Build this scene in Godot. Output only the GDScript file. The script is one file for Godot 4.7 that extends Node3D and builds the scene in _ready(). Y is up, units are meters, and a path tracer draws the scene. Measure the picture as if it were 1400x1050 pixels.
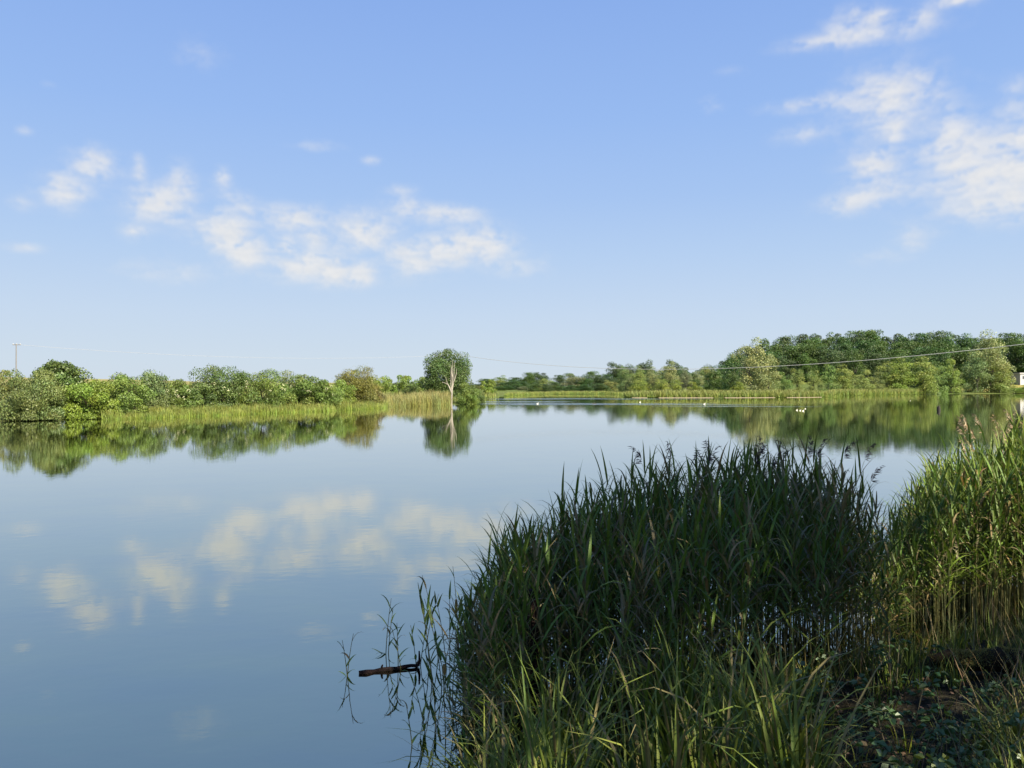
extends Node3D
# A reed-fringed lake on a clear summer morning, seen from a shaded bank. Units are metres, -Z is the way the camera looks.

const EYE := 2.4            # camera height above the water
const FOCAL := 1126.0       # surveying scale: a column of 1126 units off the axis is a bearing of 45 degrees
const EXPOSURE := 2.8

var rng := RandomNumberGenerator.new()
var used := {}
var mats := {}
var lake := PackedVector2Array()
var patch_noise := FastNoiseLite.new()


# ---------------------------------------------------------------- geometry collector
class Geo:
	var v := PackedVector3Array()
	var n := PackedVector3Array()
	var c := PackedColorArray()
	var ix := PackedInt32Array()

	func leaf(p: Vector3, along: Vector3, side: Vector3, col: Color) -> void:
		var k := v.size()
		var nn := along.cross(side).normalized()
		v.append(p); v.append(p + along * 0.45 + side); v.append(p + along); v.append(p + along * 0.45 - side)
		for i in 4:
			n.append(nn); c.append(col)
		ix.append(k); ix.append(k + 1); ix.append(k + 2)
		ix.append(k); ix.append(k + 2); ix.append(k + 3)

	func tube(path: PackedVector3Array, radii: PackedFloat32Array, sides: int, col: Color, col_end: Color) -> void:
		var k := v.size()
		var m := path.size()
		for i in m:
			var t: Vector3 = (path[mini(i + 1, m - 1)] - path[maxi(i - 1, 0)]).normalized()
			var a := t.cross(Vector3(0.31, 0.2, 0.93)).normalized()
			var b := t.cross(a)
			for s in sides:
				var w := TAU * s / sides
				var d := a * cos(w) + b * sin(w)
				v.append(path[i] + d * radii[i]); n.append(d)
				c.append(col.lerp(col_end, float(i) / (m - 1)))
		for i in m - 1:
			for s in sides:
				var p := k + i * sides + s
				var q := k + i * sides + (s + 1) % sides
				ix.append(p); ix.append(p + sides); ix.append(q)
				ix.append(q); ix.append(p + sides); ix.append(q + sides)
		for e in [0, m - 1]:
			var mid := v.size()
			var t2: Vector3 = (path[m - 1] - path[m - 2]).normalized() if e else (path[0] - path[1]).normalized()
			v.append(path[e]); n.append(t2); c.append(col_end if e else col)
			for s in sides:
				v.append(v[k + e * sides + s]); n.append(t2); c.append(col_end if e else col)
			for s in sides:
				ix.append(mid)
				ix.append(mid + 1 + ((s + 1) % sides if e else s)); ix.append(mid + 1 + (s if e else (s + 1) % sides))

	# a long blade: a folded ribbon that leaves its base at an angle and bends over
	func blade(base: Vector3, turn: float, length: float, width: float, start: float, bend: float, segs: int, col: Color, tip: Color, twist := 0.0) -> void:
		var k := v.size()
		var out := Vector3(cos(turn), 0, sin(turn))
		var across0 := Vector3(-sin(turn), 0, cos(turn))
		var p := base
		for i in segs + 1:
			var t := float(i) / segs
			var ang := start + bend * t * t
			var dir := out * sin(ang) + Vector3.UP * cos(ang)
			var up := out * -cos(ang) + Vector3.UP * sin(ang)
			var tw := twist * t
			var across := across0 * cos(tw) + up * sin(tw)
			var up2 := up * cos(tw) - across0 * sin(tw)
			var w := width * (0.55 + 1.6 * t) if t < 0.28 else width * pow(1.0 - (t - 0.28) / 0.72, 0.8)
			w = maxf(w, width * 0.03)
			var cc := col.lerp(tip, t * t)
			v.append(p + across * w + up2 * w * 0.35); n.append((up2 - across * 0.3).normalized()); c.append(cc)
			v.append(p); n.append(up2); c.append(cc)
			v.append(p - across * w + up2 * w * 0.35); n.append((up2 + across * 0.3).normalized()); c.append(cc)
			p += dir * length / segs
		for i in segs:
			var q := k + i * 3
			for h in 2:
				ix.append(q + h); ix.append(q + h + 1); ix.append(q + h + 3)
				ix.append(q + h + 1); ix.append(q + h + 4); ix.append(q + h + 3)

	func box(lo: Vector3, hi: Vector3, col: Color) -> void:
		for ax in 3:
			for sg in 2:
				var k := v.size()
				var nn := Vector3.ZERO
				nn[ax] = 1.0 if sg else -1.0
				var u := (ax + 1) % 3
				var w := (ax + 2) % 3
				for q in [[0, 0], [1, 0], [1, 1], [0, 1]]:
					var p := Vector3.ZERO
					p[ax] = hi[ax] if sg else lo[ax]
					p[u] = hi[u] if q[0] else lo[u]
					p[w] = hi[w] if q[1] else lo[w]
					v.append(p); n.append(nn); c.append(col)
				if sg:
					ix.append_array([k, k + 2, k + 1, k, k + 3, k + 2])
				else:
					ix.append_array([k, k + 1, k + 2, k, k + 2, k + 3])

	func add(o: Geo, t := Transform3D()) -> void:
		var k := v.size()
		for i in o.v.size():
			v.append(t * o.v[i]); n.append((t.basis * o.n[i]).normalized())
		c.append_array(o.c)
		for i in o.ix:
			ix.append(k + i)

	func mesh(m: Material) -> ArrayMesh:
		var a := []
		a.resize(Mesh.ARRAY_MAX)
		a[Mesh.ARRAY_VERTEX] = v
		a[Mesh.ARRAY_NORMAL] = n
		a[Mesh.ARRAY_COLOR] = c
		a[Mesh.ARRAY_INDEX] = ix
		var r := ArrayMesh.new()
		r.add_surface_from_arrays(Mesh.PRIMITIVE_TRIANGLES, a)
		r.surface_set_material(0, m)
		return r


# ---------------------------------------------------------------- naming and placing
func numbered(called: String) -> String:
	if not used.has(called):
		used[called] = 0
		return called
	used[called] += 1
	return "%s_%03d" % [called, used[called]]


func tag(o: Node, label: String, category: String, group := "", kind := "") -> void:
	if label: o.set_meta("label", label)
	if category: o.set_meta("category", category)
	if group: o.set_meta("group", group)
	if kind: o.set_meta("kind", kind)


func thing(called: String, label: String, category: String, at := Vector3.ZERO, group := "") -> Node3D:
	var o := Node3D.new()
	o.name = numbered(called)
	add_child(o)
	o.position = at
	tag(o, label, category, group)
	return o


func part(called: String, m: Mesh, parent: Node3D, mat: Material = null) -> MeshInstance3D:
	var o := MeshInstance3D.new()
	o.name = called
	o.mesh = m
	if mat: o.material_override = mat
	parent.add_child(o, true)
	return o


func copy(src: Node3D, at: Vector3, turn: float, size: Vector3, label := "", group := "") -> Node3D:
	var r: Node3D = src.duplicate()
	r.name = numbered(str(src.name).rstrip("_0123456789"))
	add_child(r)
	r.transform = Transform3D(Basis(Vector3.UP, turn).scaled_local(size), at)
	if label: r.set_meta("label", label)
	if group: r.set_meta("group", group)
	return r


func site(column: float, d: float) -> Vector3:
	return Vector3((column - 700.0) / FOCAL * d, 0, -d)


func on_land(column: float, d: float) -> Vector3:
	var p := site(column, d)
	p.y = height_at(p.x, p.z)
	return p


func shore_d(y: float) -> float:
	return EYE * FOCAL / (y - 531.0)


func curve_at(table: Array, x: float) -> float:
	if x <= table[0][0]: return table[0][1]
	for i in range(1, table.size()):
		if x <= table[i][0]:
			var t: float = (x - table[i - 1][0]) / (table[i][0] - table[i - 1][0])
			return lerpf(table[i - 1][1], table[i][1], t)
	return table[-1][1]


func unit() -> Vector3:
	var z := rng.randf_range(-1, 1)
	var a := rng.randf() * TAU
	var r := sqrt(1 - z * z)
	return Vector3(r * cos(a), z, r * sin(a))


func vary(c: Color, k: float) -> Color:
	var f := 1.0 + rng.randf_range(-k, k)
	var g := rng.randf_range(-k, k) * 0.5
	return Color(c.r * f * (1 + g), c.g * f, c.b * f * (1 - g), 1)


func plain(called: String, rough := 0.7, through := 0.0, tint := Color.WHITE, spec := 0.5) -> StandardMaterial3D:
	if mats.has(called): return mats[called]
	var m := StandardMaterial3D.new()
	m.resource_name = called
	m.vertex_color_use_as_albedo = true
	m.albedo_color = tint
	m.roughness = rough
	m.metallic_specular = spec
	m.cull_mode = BaseMaterial3D.CULL_DISABLED
	if through > 0:
		m.backlight_enabled = true
		m.backlight = Color(through, through, through * 0.7).linear_to_srgb()
	mats[called] = m
	return m


# ---------------------------------------------------------------- the lie of the land
func shore_distance(x: float, z: float) -> float:
	# metres to the shoreline, positive on land
	var best := 1e12
	var inside := false
	var m := lake.size()
	var ax := lake[m - 1].x
	var az := lake[m - 1].y
	for i in m:
		var bx := lake[i].x
		var bz := lake[i].y
		var ex := bx - ax
		var ez := bz - az
		var t := clampf(((x - ax) * ex + (z - az) * ez) / (ex * ex + ez * ez), 0, 1)
		var dx := x - ax - ex * t
		var dz := z - az - ez * t
		var q := dx * dx + dz * dz
		if q < best: best = q
		if (az > z) != (bz > z) and x < ex * (z - az) / ez + ax:
			inside = not inside
		ax = bx
		az = bz
	return -sqrt(best) if inside else sqrt(best)


func height_at(x: float, z: float) -> float:
	return height_from(x, z, shore_distance(x, z))


func height_from(x: float, z: float, s: float) -> float:
	if s < 0:
		return maxf(-1.6, s * 0.28) - 0.04
	var r := sqrt(x * x + z * z)
	var b := x / maxf(-z, 1.0)
	var h := 0.05 + (0.8 if r < 30 else 0.3) * smoothstep(0, 5.5 if r < 30 else 9.0, s)
	h += patch_noise.get_noise_2d(x * 3.0, z * 3.0) * 0.09 * smoothstep(0.0, 1.5, s)
	if r > 30 and z < 0:
		if b < -0.12:
			h += 4.6 * smoothstep(18, 120, s) + 3.0 * smoothstep(120, 700, s)
		if b < 0.02 and b >= -0.12:
			h += 1.6 * smoothstep(5, 60, s) + 3.0 * smoothstep(-0.02, -0.12, b) * smoothstep(18, 120, s)
		h += 13.0 * smoothstep(0.22, 0.42, b) * smoothstep(8, 120, s)
		h += patch_noise.get_noise_2d(x * 0.12, z * 0.12) * 0.6 * smoothstep(10, 60, s)
	return h


func survey_lake() -> void:
	patch_noise.seed = 11
	patch_noise.frequency = 0.11
	var far := [[0, 577], [100, 575], [150, 573], [250, 569], [350, 565], [450, 561], [520, 557.5], [530, 555.8], [560, 555], [615, 553.3], [648, 552.2], [656, 549], [660, 546.5], [676, 545], [690, 541.8], [720, 540], [755, 539], [835, 539], [850, 540], [856, 543], [870, 544], [1000, 544], [1100, 543.6], [1134, 543], [1150, 541], [1230, 539.6], [1300, 538.5], [1405, 538]]
	lake.append(Vector2(-95, 12)); lake.append(Vector2(-120, -30)); lake.append(Vector2(-60, -48))
	for q in far:
		var p := site(q[0], shore_d(q[1]))
		lake.append(Vector2(p.x, p.z))
	for q in [[300, -330], [310, -180], [220, -75], [90, -30], [32, -18], [16, -13.5], [10, -10.6], [6.6, -8.9], [4.8, -8.0], [3.4, -7.3], [2.2, -6.5], [1.0, -5.4], [-0.3, -4.1], [-3, -2.4], [-12, -0.5], [-50, 6]]:
		lake.append(Vector2(q[0], q[1]))


func noise_tex(size: int, freq: float, lo: Color, hi: Color, s: int, octaves := 4) -> NoiseTexture2D:
	var f := FastNoiseLite.new()
	f.seed = s
	f.frequency = freq
	f.fractal_octaves = octaves
	var t := NoiseTexture2D.new()
	t.width = size
	t.height = size
	t.seamless = true
	t.noise = f
	var g := Gradient.new()
	g.set_color(0, lo)
	g.set_color(1, hi)
	t.color_ramp = g
	return t


# ---------------------------------------------------------------- sky
func make_sky() -> Sky:
	var w := 3072
	var h := 1536
	var im := Image.create(w, h, false, Image.FORMAT_RGBF)
	# display colours by elevation in degrees
	var steps := [[0.0, Color8(209, 221, 232)], [2.0, Color8(206, 221, 235)], [5.0, Color8(198, 217, 239)], [9.0, Color8(182, 208, 241)], [13.0, Color8(166, 197, 241)], [18.0, Color8(152, 187, 240)], [25.0, Color8(139, 175, 235)], [40.0, Color8(108, 150, 222)], [90.0, Color8(82, 124, 204)]]
	var lin := []
	for s in steps:
		lin.append([s[0], s[1].srgb_to_linear()])
	var rows: Array[Color] = []
	for y in h:
		var el := 90.0 - (y + 0.5) / h * 180.0
		var col: Color = lin[0][1]
		for i in range(1, lin.size()):
			if el >= lin[i - 1][0]:
				var t := clampf((el - lin[i - 1][0]) / (lin[i][0] - lin[i - 1][0]), 0, 1)
				col = lin[i - 1][1].lerp(lin[i][1], t)
		if el < 0: col = Color(0.3, 0.36, 0.36)
		col = Color(col.r / EXPOSURE, col.g / EXPOSURE, col.b / EXPOSURE)
		rows.append(col)
		im.fill_rect(Rect2i(0, y, w, 1), col)
	# small cumulus and wisps: centre, half width, half height, strength, surveyed as columns and rows of bearing
	var puffs := [
		[128, 230, 30, 19, .9], [85, 268, 32, 22, .9], [215, 288, 38, 22, 1.05], [245, 258, 20, 26, .6], [188, 240, 9, 20, .5], [302, 250, 12, 14, .6], [320, 285, 24, 15, .45],
		[305, 325, 36, 22, 1.0], [335, 352, 26, 20, .95], [400, 305, 46, 16, .85], [430, 332, 18, 15, .6], [390, 343, 11, 11, .8], [425, 372, 50, 20, 1.0], [465, 385, 20, 15, .9], [498, 325, 31, 24, 1.05], [498, 383, 15, 13, .8],
		[563, 360, 30, 25, .85], [615, 350, 32, 20, .8], [660, 342, 38, 20, .95], [610, 300, 48, 13, .75], [550, 290, 22, 10, .55], [548, 268, 22, 9, .4], [180, 325, 18, 12, .55], [30, 185, 12, 7, .4], [28, 346, 28, 8, .4], [25, 285, 17, 12, .35], [430, 207, 36, 8, .3], [507, 227, 14, 6, .4], [230, 380, 80, 18, .3], [710, 372, 45, 18, .3], [270, 80, 40, 24, .2], [64, 122, 12, 5, .25],
		[1165, 40, 40, 22, .55], [1125, 64, 55, 9, .75], [1195, 28, 22, 9, .6], [1240, 45, 60, 16, .45], [1268, 27, 16, 8, .55], [1310, 3, 32, 10, 1.0], [1215, 138, 62, 34, 1.05], [1105, 150, 55, 9, .6], [1220, 187, 16, 18, .9], [1192, 235, 40, 26, .9], [1165, 287, 42, 14, .75], [1215, 270, 45, 10, .5],
		[1300, 205, 38, 36, 1.0], [1325, 245, 42, 26, 1.0], [1385, 215, 44, 42, 1.1], [1350, 285, 70, 26, .7], [1430, 260, 50, 40, .9], [1248, 335, 28, 22, .4], [1390, 132, 22, 20, .45], [970, 150, 18, 12, .3], [1000, 105, 24, 7, .25], [1095, 192, 40, 12, .4], [1195, 360, 40, 12, .25]]
	var list := []
	for p in puffs:
		var t: float = (p[0] - 700.0) / FOCAL
		var e: float = (540.0 - p[1]) / FOCAL
		var q := 1.0 / sqrt(1 + t * t)
		list.append([rad_to_deg(atan(t)), rad_to_deg(atan(e * q)), rad_to_deg(p[2] / FOCAL) * q * q, rad_to_deg(p[3] / FOCAL) * q, p[4] * (1.0 if t < 0.2 else 0.88)])
		list.append([rad_to_deg(atan(t)), rad_to_deg(atan(e * q)), rad_to_deg(p[2] / FOCAL) * q * q * 2.0, rad_to_deg(p[3] / FOCAL) * q * 1.7, p[4] * 0.09])
	rng.seed = 5
	for i in 46:     # the same kind of clouds go on around the sky
		var az := rng.randf_range(48, 312)
		var el := rng.randf_range(6, 40)
		for k in rng.randi_range(3, 9):
			list.append([az + rng.randf_range(-6, 6), maxf(3.0, el + rng.randf_range(-2.5, 2.5)), rng.randf_range(0.9, 3.0), rng.randf_range(0.5, 1.5), rng.randf_range(0.4, 1.0)])
	var dens := PackedFloat32Array()
	dens.resize(w * h)
	var deg := w / 360.0
	for p in list:
		var cx: float = p[0] * deg
		var cy: float = (90.0 - p[1]) * deg
		var rx: float = p[2] * deg * 2.2
		var ry: float = p[3] * deg * 2.2
		for y in range(maxi(0, int(cy - ry)), mini(h / 2, int(cy + ry) + 1)):
			var gy: float = (y - cy) / ry * 2.2
			for x in range(int(cx - rx), int(cx + rx) + 1):
				var gx: float = (x - cx) / rx * 2.2
				var g := gx * gx + gy * gy
				if g < 4.8:
					var at := y * w + posmod(x, w)
					dens[at] += p[4] * exp(-g * 1.1)
	var big := FastNoiseLite.new()
	big.seed = 3
	big.frequency = 0.05
	big.fractal_octaves = 5
	big.fractal_gain = 0.58
	var fine := FastNoiseLite.new()
	fine.seed = 8
	fine.frequency = 0.11
	fine.fractal_octaves = 4
	for y in h / 2:
		var sky: Color = rows[y]
		for x in w:
			var d := dens[y * w + x]
			if d > 0.02:
				var b := big.get_noise_2d(x, y * 1.5)
				var f := fine.get_noise_2d(x * 0.7 + b * 16.0, y * 1.7)
				var a := (1.0 - exp(-1.5 * pow(maxf(0.0, d * (1.0 + b * 1.0 + f * 0.6) - 0.04), 1.5))) * 0.9
				if a > 0.004:
					var lit := 0.84 + f * 0.05
					im.set_pixel(x, y, sky.lerp(Color(lit / EXPOSURE, lit * 0.99 / EXPOSURE, lit * 0.975 / EXPOSURE), a))
	var pm := PanoramaSkyMaterial.new()
	pm.panorama = ImageTexture.create_from_image(im)
	var s := Sky.new()
	s.sky_material = pm
	return s


# ---------------------------------------------------------------- vegetation
func crown_geo(s: int, half: float, y0: float, y1: float, lobes: int, lobe_r: float, leaves: int, leaf: float, col: Color, spiky := 0.0, wide_low := 0.0, floor_y := 0.05) -> Geo:
	rng.seed = s
	var g := Geo.new()
	var mid := (y0 + y1) * 0.5
	var hh := (y1 - y0) * 0.5
	var each := leaves / lobes
	var tops := []
	var sides := []
	for l in lobes:
		var d := unit()
		var rad := pow(rng.randf(), 0.38) * 0.86
		var wide := 1.0 + wide_low * (-d.y)
		var p := Vector3(d.x * half * rad * wide, mid + d.y * hh * rad, d.z * half * rad * wide)
		var r := lobe_r * rng.randf_range(0.6, 1.25)
		var flat := rng.randf_range(0.6, 0.95)
		var tone := vary(col, 0.22)
		tops.append(p.y + r * flat)
		sides.append(maxf(absf(p.x), absf(p.z)) + r)
		if p.y + r < floor_y: continue
		for i in each:
			var e := unit()
			if e.y < -0.2 and rng.randf() < 0.5: e.y = -e.y
			var q := e * r * (0.5 + 0.58 * sqrt(rng.randf()))
			q.y *= flat
			if spiky > 0 and rng.randf() < 0.12: q *= 1.0 + spiky * rng.randf()
			q += p
			if q.y < floor_y: q.y = floor_y + rng.randf() * 0.12 * (y1 - floor_y)
			var nn := (e * 0.7 + unit() * 0.75 + Vector3(0, 0.25, 0)).normalized()
			var a := nn.cross(unit()).normalized()
			var len := leaf * rng.randf_range(0.6, 1.3)
			g.leaf(q, a * len, a.cross(nn) * len * 0.3, vary(tone, 0.16))
	tops.sort()
	sides.sort()
	var reach_x: float = sides[-2]
	var reach_y: float = tops[-2]
	var k := Vector3(half / reach_x, y1 / reach_y, half / reach_x)     # fill the height and width asked for
	for i in g.v.size():
		g.v[i] *= k
	return g


func trunk_geo(s: int, h: float, r: float, limbs: int, reach: float, top: float, bark: Color, stems := 1) -> Geo:
	rng.seed = s
	var g := Geo.new()
	for st in stems:
		var lean := Vector3(rng.randf_range(-0.12, 0.12), 0, rng.randf_range(-0.12, 0.12)) * (1.0 if stems == 1 else 3.5)
		var path := PackedVector3Array()
		var rad := PackedFloat32Array()
		for i in 7:
			var t := i / 6.0
			path.append(Vector3(0, -0.3, 0) + (Vector3.UP * h + lean * h * 0.4) * t + Vector3(sin(t * 5 + s + st), 0, cos(t * 4 + s)) * r * 0.5 * t)
			rad.append(r * (1.35 if i == 0 else 1.0 - 0.75 * t) / sqrt(stems))
		g.tube(path, rad, 7, bark, bark)
		for k in limbs:
			var t := rng.randf_range(0.3, 0.95)
			var from := path[int(t * 6)]
			var a := rng.randf() * TAU
			var to := Vector3(cos(a) * reach * rng.randf_range(0.4, 0.9), lerpf(from.y, top, rng.randf_range(0.3, 0.8)), sin(a) * reach * rng.randf_range(0.4, 0.9))
			var mid := from.lerp(to, 0.5) + Vector3(0, reach * 0.08, 0)
			g.tube(PackedVector3Array([from, mid, to]), PackedFloat32Array([r * 0.4, r * 0.25, r * 0.08]), 5, bark, bark)
	return g


func bush(called: String, label: String, category: String, column: float, d: float, top_row: float, width: float, col: Color, opts := {}) -> Node3D:
	var p := on_land(column, d)
	if opts.get("at_water", false): p.y = 0.0
	var top: float = EYE + (531.0 - top_row) * d / FOCAL - p.y
	var half: float = width * d / FOCAL * 0.5
	var o := thing(called, label, category, p, opts.get("group", ""))
	var lobes: int = opts.get("lobes", 46)
	var lr: float = opts.get("lobe_r", 0.34) * minf(half, top * 0.6)
	var s: int = opts.get("seed", int(column) + 7)
	var g := crown_geo(s, half, opts.get("low", -0.5) * top, top * 0.97, lobes, lr, int(opts.get("leaves", 8000) * 2.6), opts.get("leaf", 0.24) * 0.62, col, opts.get("spiky", 0.0), opts.get("wide_low", 0.0), opts.get("floor", 0.02) * top)
	part("crown", g.mesh(plain("foliage", 0.55, 0.5)), o)
	var bark: Color = opts.get("bark", Color(0.06, 0.05, 0.04))
	part("trunk", trunk_geo(s + 1, top * 0.6, maxf(0.07, top * 0.016), 6, half * 0.8, top * 0.9, bark, opts.get("stems", 3)).mesh(plain("bark", 0.9)), o)
	if opts.get("blossom", 0) > 0:
		rng.seed = s + 2
		var b := Geo.new()
		for k in opts.get("blossom"):
			var a := rng.randf() * TAU
			var e := Vector3(cos(a), rng.randf_range(0.0, 0.55), sin(a)).normalized()
			if rng.randf() < 0.7: e.z = absf(e.z)
			var q := Vector3(e.x * half * 0.84, top * 0.42 + e.y * top * 0.5, e.z * half * 0.9)
			for i in 9:
				var side := Vector3(rng.randf_range(-1, 1), rng.randf_range(-0.3, 0.3), rng.randf_range(-1, 1)).normalized()
				b.leaf(q + unit() * 0.12, side * 0.1, side.cross(Vector3(0.2, 1, 0.5)).normalized() * 0.05, vary(Color(0.50, 0.50, 0.30), 0.15))
		part("blossom", b.mesh(plain("petals", 0.8, 0.3)), o)
	return o


# a reed as a list of [name, Geo], standing at the origin, about 2 m tall
func reed_parts(s: int, leaves: int, plume: int, col: Color, tall := 2.0, sway := 0.12) -> Array:
	rng.seed = s
	var out := []
	var st := Geo.new()
	var a := rng.randf() * TAU
	var lean := Vector3(cos(a), 0, sin(a)) * sway * rng.randf_range(0.3, 1.0)
	var path := PackedVector3Array()
	var rad := PackedFloat32Array()
	for i in 7:
		var t := i / 6.0
		path.append(Vector3.UP * (tall * 0.9 * t) + lean * tall * t * t)
		rad.append(lerpf(0.0052, 0.0018, t))
	var straw := vary(Color(0.15, 0.15, 0.06), 0.2)
	st.tube(path, rad, 4, straw, straw)
	out.append(["stem", st])
	var turn := rng.randf() * TAU
	for k in leaves:
		var t := lerpf(0.28, 0.99, pow((k + rng.randf() * 0.6) / leaves, 0.8))
		t = minf(t, 0.995)
		var f := t * 6.0
		var i := mini(int(f), 5)
		var base := path[i].lerp(path[i + 1], f - i)
		turn += PI + rng.randf_range(-0.7, 0.7)
		var g := Geo.new()
		var low := rng.randf() < 0.16
		var c := vary(Color(0.20, 0.16, 0.08) if low else col, 0.25)
		var len := rng.randf_range(0.30, 0.50) * (1.0 - 0.25 * absf(t - 0.7)) * tall / 2.0
		var start := lerpf(1.05, 0.24, t) + rng.randf_range(-0.1, 0.15)
		var bend := rng.randf_range(0.25, 1.5) * (1.25 - 0.55 * t)
		if rng.randf() < 0.22: bend += 1.0
		if low: bend = 2.4
		g.blade(base, turn, len, rng.randf_range(0.0095, 0.0155), start, bend, 5, c, vary(c.lerp(Color(0.16, 0.15, 0.05), 0.25), 0.1), rng.randf_range(-0.9, 0.9))
		out.append(["leaf", g])
	if plume:
		var g2 := Geo.new()
		var tip := path[6]
		var pc := Color(0.075, 0.055, 0.06) if plume == 1 else Color(0.30, 0.23, 0.14)
		for k in 46:
			var t := rng.randf()
			var e := Vector3(lean.x, 0, lean.z).normalized()
			var q := tip + Vector3.UP * (t * 0.2) + e * (t * t * 0.12)
			var dir := (unit() * 0.7 + e * 0.8 + Vector3(0, 0.35 - t * 0.6, 0)).normalized()
			g2.leaf(q, dir * rng.randf_range(0.05, 0.11) * (1.1 - t * 0.5), dir.cross(unit()).normalized() * 0.0045, vary(pc, 0.25))
		out.append(["plume", g2])
	return out


func merged(parts: Array) -> Geo:
	var g := Geo.new()
	for p in parts:
		g.add(p[1])
	return g


func scatter(called: String, m: Mesh, spots: Array, parent: Node3D, tints := true) -> MultiMeshInstance3D:
	var mm := MultiMesh.new()
	mm.transform_format = MultiMesh.TRANSFORM_3D
	mm.use_colors = tints
	mm.mesh = m
	mm.instance_count = spots.size()
	for i in spots.size():
		mm.set_instance_transform(i, spots[i])
		if tints:
			var f := rng.randf_range(0.7, 1.3)
			var y := rng.randf_range(0.88, 1.18)
			mm.set_instance_color(i, Color(f * y, f, f * rng.randf_range(0.8, 1.1)))
	var o := MultiMeshInstance3D.new()
	o.name = called
	o.multimesh = mm
	parent.add_child(o, true)
	return o


func standing(p: Vector3, turn: float, size: float, tilt := 0.0, wide := -1.0) -> Transform3D:
	var b := Basis(Vector3.UP, turn) * Basis(Vector3(1, 0, 0), tilt)
	var w := size if wide < 0 else wide
	return Transform3D(b.scaled_local(Vector3(w, size, w)), p)


func clump_geo(s: int, blades: int, spread: float, tall: float, width: float, col: Color, tip: Color, droop := 1.2, segs := 3) -> Geo:
	rng.seed = s
	var g := Geo.new()
	for i in blades:
		var a := rng.randf() * TAU
		var r := spread * sqrt(rng.randf())
		var c := vary(col, 0.25)
		g.blade(Vector3(cos(a) * r, 0, sin(a) * r), rng.randf() * TAU, tall * rng.randf_range(0.6, 1.1), width * rng.randf_range(0.7, 1.2), rng.randf_range(0.02, 0.42), rng.randf_range(0.1, droop), segs, c, c.lerp(tip, rng.randf()), rng.randf_range(-0.6, 0.6))
	return g


# ---------------------------------------------------------------- the scene
func _ready() -> void:
	survey_lake()
	var cam := Camera3D.new()
	cam.name = "camera"
	cam.fov = rad_to_deg(2.0 * atan(525.0 / FOCAL))
	cam.near = 0.05
	cam.far = 9000
	add_child(cam)
	cam.position = Vector3(0, EYE, 0)
	cam.rotation.x = atan(6.0 / FOCAL)
	cam.current = true

	var env := Environment.new()
	env.background_mode = Environment.BG_SKY
	env.sky = make_sky()
	env.tonemap_mode = Environment.TONE_MAPPER_LINEAR
	env.tonemap_exposure = EXPOSURE
	env.sdfgi_enabled = true
	env.ssao_enabled = true
	env.ssil_enabled = true
	var we := WorldEnvironment.new()
	we.name = "environment"
	we.environment = env
	add_child(we)

	var sun := DirectionalLight3D.new()
	sun.name = "sun"
	sun.light_color = Color(1.0, 0.95, 0.86)
	sun.light_energy = 1.6
	sun.light_angular_distance = 0.53
	sun.shadow_enabled = true
	add_child(sun)
	var az := deg_to_rad(42.0)      # behind the camera, to its right
	var el := deg_to_rad(44.0)
	sun.look_at_from_position(Vector3(sin(az) * cos(el), sin(el), cos(az) * cos(el)) * 50.0, Vector3.ZERO)

	make_land()
	make_water()
	make_left_shore()
	make_far_shore()
	make_power_line()
	make_reeds()
	make_bank()
	make_shade_trees()
	make_small_things()


func make_land() -> void:
	var angles := PackedFloat32Array()
	var a := -180.0
	while a < 180.0 - 0.01:
		angles.append(deg_to_rad(a))
		a += 0.45 if absf(a) < 40 else 4.0
	var radii := PackedFloat32Array([0.0])
	var r := 0.8
	while r < 4500.0:
		radii.append(r)
		r *= 1.062
	var g := Geo.new()
	var na := angles.size()
	for i in radii.size():
		for k in na:
			var x := sin(angles[k]) * radii[i]
			var z := -cos(angles[k]) * radii[i]
			var s := shore_distance(x, z)
			var h := height_from(x, z, s)
			g.v.append(Vector3(x, h, z))
			var b := x / maxf(-z, 1.0)
			var f := patch_noise.get_noise_2d(x * 0.3, z * 0.3)
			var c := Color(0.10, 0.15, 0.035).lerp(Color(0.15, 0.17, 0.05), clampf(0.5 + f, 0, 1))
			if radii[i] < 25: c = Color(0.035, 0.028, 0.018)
			elif b < -0.16 and s > 75: c = Color(0.34, 0.30, 0.13)
			elif b > 0.5 and s > 20 and s < 60: c = Color(0.36, 0.31, 0.10)
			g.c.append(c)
			g.n.append(Vector3.UP)
	for i in radii.size() - 1:
		for k in na:
			var k2 := (k + 1) % na
			var p := i * na
			g.ix.append_array([p + k, p + na + k, p + na + k2, p + k, p + na + k2, p + k2])
	# smooth normals
	for i in g.n.size(): g.n[i] = Vector3.ZERO
	for t in range(0, g.ix.size(), 3):
		var nn := (g.v[g.ix[t + 2]] - g.v[g.ix[t]]).cross(g.v[g.ix[t + 1]] - g.v[g.ix[t]])
		for q in 3: g.n[g.ix[t + q]] += nn
	for i in g.n.size():
		g.n[i] = g.n[i].normalized() if g.n[i].length() > 1e-9 else Vector3.UP
	var m := StandardMaterial3D.new()
	m.resource_name = "soil_and_turf"
	m.vertex_color_use_as_albedo = true
	m.albedo_texture = noise_tex(1024, 0.02, Color(0.62, 0.62, 0.6), Color(1, 1, 1), 4, 6)
	m.uv1_triplanar = true
	m.uv1_world_triplanar = true
	m.uv1_scale = Vector3(0.4, 0.4, 0.4)
	m.roughness = 0.95
	m.metallic_specular = 0.25
	m.heightmap_enabled = true
	m.heightmap_texture = noise_tex(1024, 0.03, Color.BLACK, Color.WHITE, 9, 6)
	m.heightmap_scale = 4.0
	var o := MeshInstance3D.new()
	o.name = "ground"
	o.mesh = g.mesh(m)
	add_child(o)
	tag(o, "meadow, field and bank soil around the lake", "ground", "", "structure")


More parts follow.
